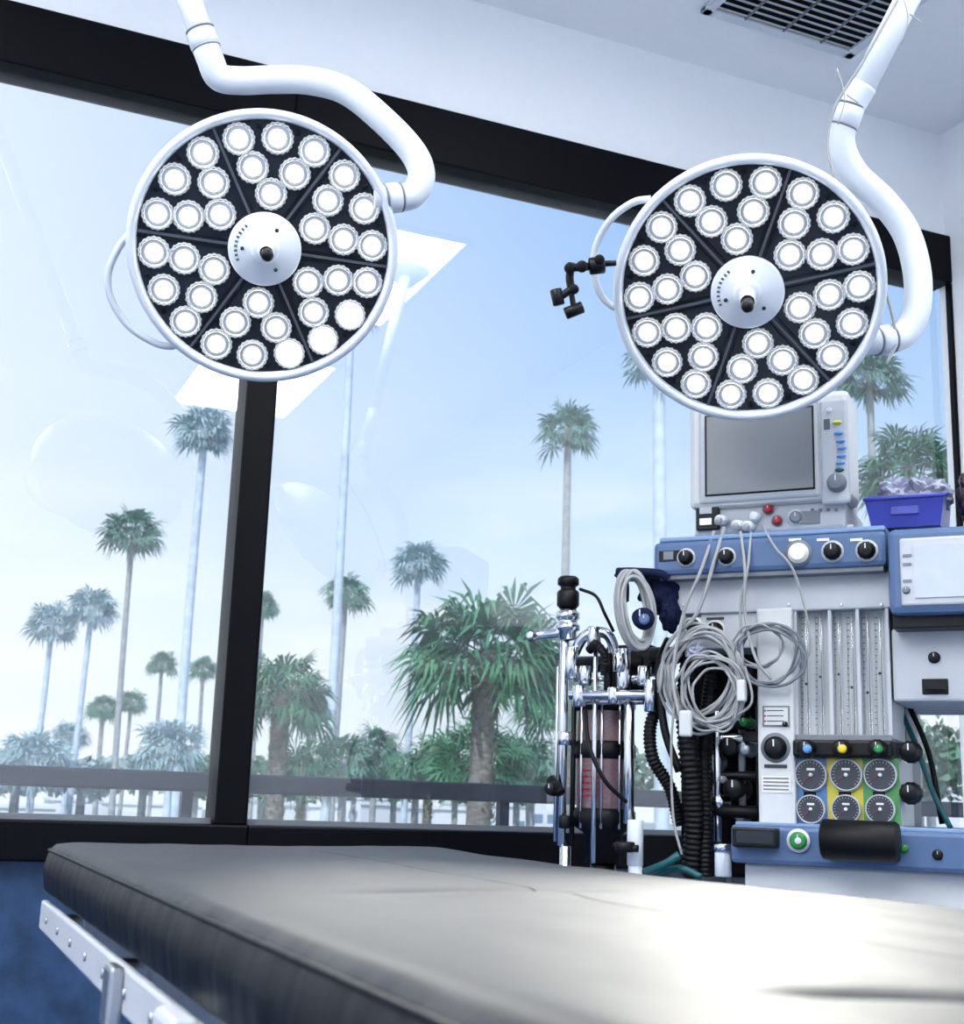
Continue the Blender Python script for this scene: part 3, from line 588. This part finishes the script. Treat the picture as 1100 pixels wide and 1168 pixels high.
for i,a in enumerate([(20,880,48,120,50,1),(95,885,52,120,40,1),(165,882,50,110,40,1),(225,884,46,90,44,0),(300,888,60,100,42,0),(345,890,40,90,46,0),(405,884,36,80,50,0),(450,895,50,90,36,0),(475,888,60,110,40,1),(520,888,38,90,56,0),(590,893,44,100,40,0),(640,888,50,90,50,0),(690,880,40,120,70,0),(985,890,40,120,60,0),(1060,870,40,120,90,0)]): shrub(a[0],a[1],a[2],a[3],a[4],i+30,M_sh[a[5]])
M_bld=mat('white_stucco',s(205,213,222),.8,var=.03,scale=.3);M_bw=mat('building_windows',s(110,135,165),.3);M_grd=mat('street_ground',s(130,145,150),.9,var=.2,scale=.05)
b=B();b.bb(-300,500,3.9,900,-9.2,-9,M_grd);b.done('ground')
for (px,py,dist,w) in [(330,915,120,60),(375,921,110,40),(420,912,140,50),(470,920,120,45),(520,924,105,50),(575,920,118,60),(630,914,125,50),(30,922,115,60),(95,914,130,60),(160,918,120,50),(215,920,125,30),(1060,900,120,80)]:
    c=E(px,py,dist);ww=w/f*dist;b=B();zt=c.z;b.bb(c.x-ww/2,c.x+ww/2,c.y,c.y+9,-9,zt,M_bld);b.bb(c.x-ww/2-.2,c.x+ww/2+.2,c.y-.2,c.y+9.2,zt,zt+.3,M_bld)
    nw=max(3,int(ww/1.6))
    for i in range(nw):
        for k in range(3):
            x=c.x-ww/2+ww*(i+.5)/nw;z=zt-1.2-k*2.6;b.bb(x-.45,x+.45,c.y-.05,c.y,z-.8,z,M_bw)
    b.done('white_building')
b=B();yb=D+1.35;M_rail=mat('railing_paint',s(20,36,60),.4,spec=.2)
b.bb(-3,6,yb-.04,yb+.04,CAMZ+.005,CAMZ+.075,M_rail,bev=.01);b.bb(-3,6,yb-.015,yb+.015,-.05,0.0,M_rail)
for i in range(8): x=-2.8+i*1.25;b.bb(x-.02,x+.02,yb-.02,yb+.02,-.3,CAMZ+.01,M_rail)
b.bb(-3,6,D+.15,yb+.15,-.3,-.15,M_bld)
b.done('balcony_railing')
# ---------------------------------------------------------------- sky & sun
w=bpy.data.worlds.new('sky');S.world=w;w.use_nodes=True;nt=w.node_tree;bg=nt.nodes['Background']
tc=nt.nodes.new('ShaderNodeTexCoord');sp=nt.nodes.new('ShaderNodeSeparateXYZ');nt.links.new(tc.outputs['Generated'],sp.inputs[0])
cr=nt.nodes.new('ShaderNodeValToRGB');els=cr.color_ramp.elements
els[0].position=0.;els[0].color=(*s(234,244,252),1);els[1].position=.75;els[1].color=(*s(96,150,230),1)
for p_,c_ in ((.08,s(218,235,251)),(.2,s(190,217,248)),(.45,s(142,186,241))):
    q=els.new(p_);q.color=(*c_,1)
nt.links.new(sp.outputs[2],cr.inputs[0])
mp2=nt.nodes.new('ShaderNodeMapping');mp2.inputs['Scale'].default_value=(3,3,14);nt.links.new(tc.outputs['Generated'],mp2.inputs[0])
nz=nt.nodes.new('ShaderNodeTexNoise');nz.inputs['Scale'].default_value=1.6;nz.inputs['Detail'].default_value=6;nt.links.new(mp2.outputs[0],nz.inputs['Vector'])
c2=nt.nodes.new('ShaderNodeValToRGB');c2.color_ramp.elements[0].position=.5;c2.color_ramp.elements[1].position=.7;nt.links.new(nz.outputs[0],c2.inputs[0])
mr=nt.nodes.new('ShaderNodeMapRange');mr.inputs[1].default_value=.32;mr.inputs[2].default_value=.05;mr.inputs[3].default_value=0;mr.inputs[4].default_value=.85;nt.links.new(sp.outputs[2],mr.inputs[0])
ml=nt.nodes.new('ShaderNodeMath');ml.operation='MULTIPLY';nt.links.new(c2.outputs[0],ml.inputs[0]);nt.links.new(mr.outputs[0],ml.inputs[1])
mx=nt.nodes.new('ShaderNodeMixRGB');mx.inputs[2].default_value=(.97,.98,1,1);nt.links.new(ml.outputs[0],mx.inputs[0]);nt.links.new(cr.outputs[0],mx.inputs[1])
# sky whitened towards -x, standing in for reflection haze on the left glass
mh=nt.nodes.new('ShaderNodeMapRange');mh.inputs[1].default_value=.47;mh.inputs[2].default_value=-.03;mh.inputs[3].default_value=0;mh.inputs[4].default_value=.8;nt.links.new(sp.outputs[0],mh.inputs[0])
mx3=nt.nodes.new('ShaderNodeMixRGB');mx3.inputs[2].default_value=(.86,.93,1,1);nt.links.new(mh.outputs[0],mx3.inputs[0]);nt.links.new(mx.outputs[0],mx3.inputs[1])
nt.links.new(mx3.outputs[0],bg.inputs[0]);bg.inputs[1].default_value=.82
L=bpy.data.lights.new('sun','SUN');L.energy=3.0;L.angle=.01;L.color=(1,.96,.88);o=bpy.data.objects.new('sun',L);S.collection.objects.link(o);o.rotation_mode='QUATERNION';o.rotation_quaternion=Vector((.45,.62,-.75)).to_track_quat('-Z','Y')
# ---------------------------------------------------------------- camera
cd=bpy.data.cameras.new('camera');co=bpy.data.objects.new('camera',cd);S.collection.objects.link(co);S.camera=co
cd.sensor_fit='HORIZONTAL';cd.sensor_width=36;cd.lens=f/1100*36;cd.clip_end=2000;cd.clip_start=.02
Mc=Matrix((Rt,Up,-Fw)).transposed().to_4x4();Mc.translation=CAM;co.matrix_world=Mc
cd.dof.use_dof=True;cd.dof.focus_distance=2.75;cd.dof.aperture_fstop=11
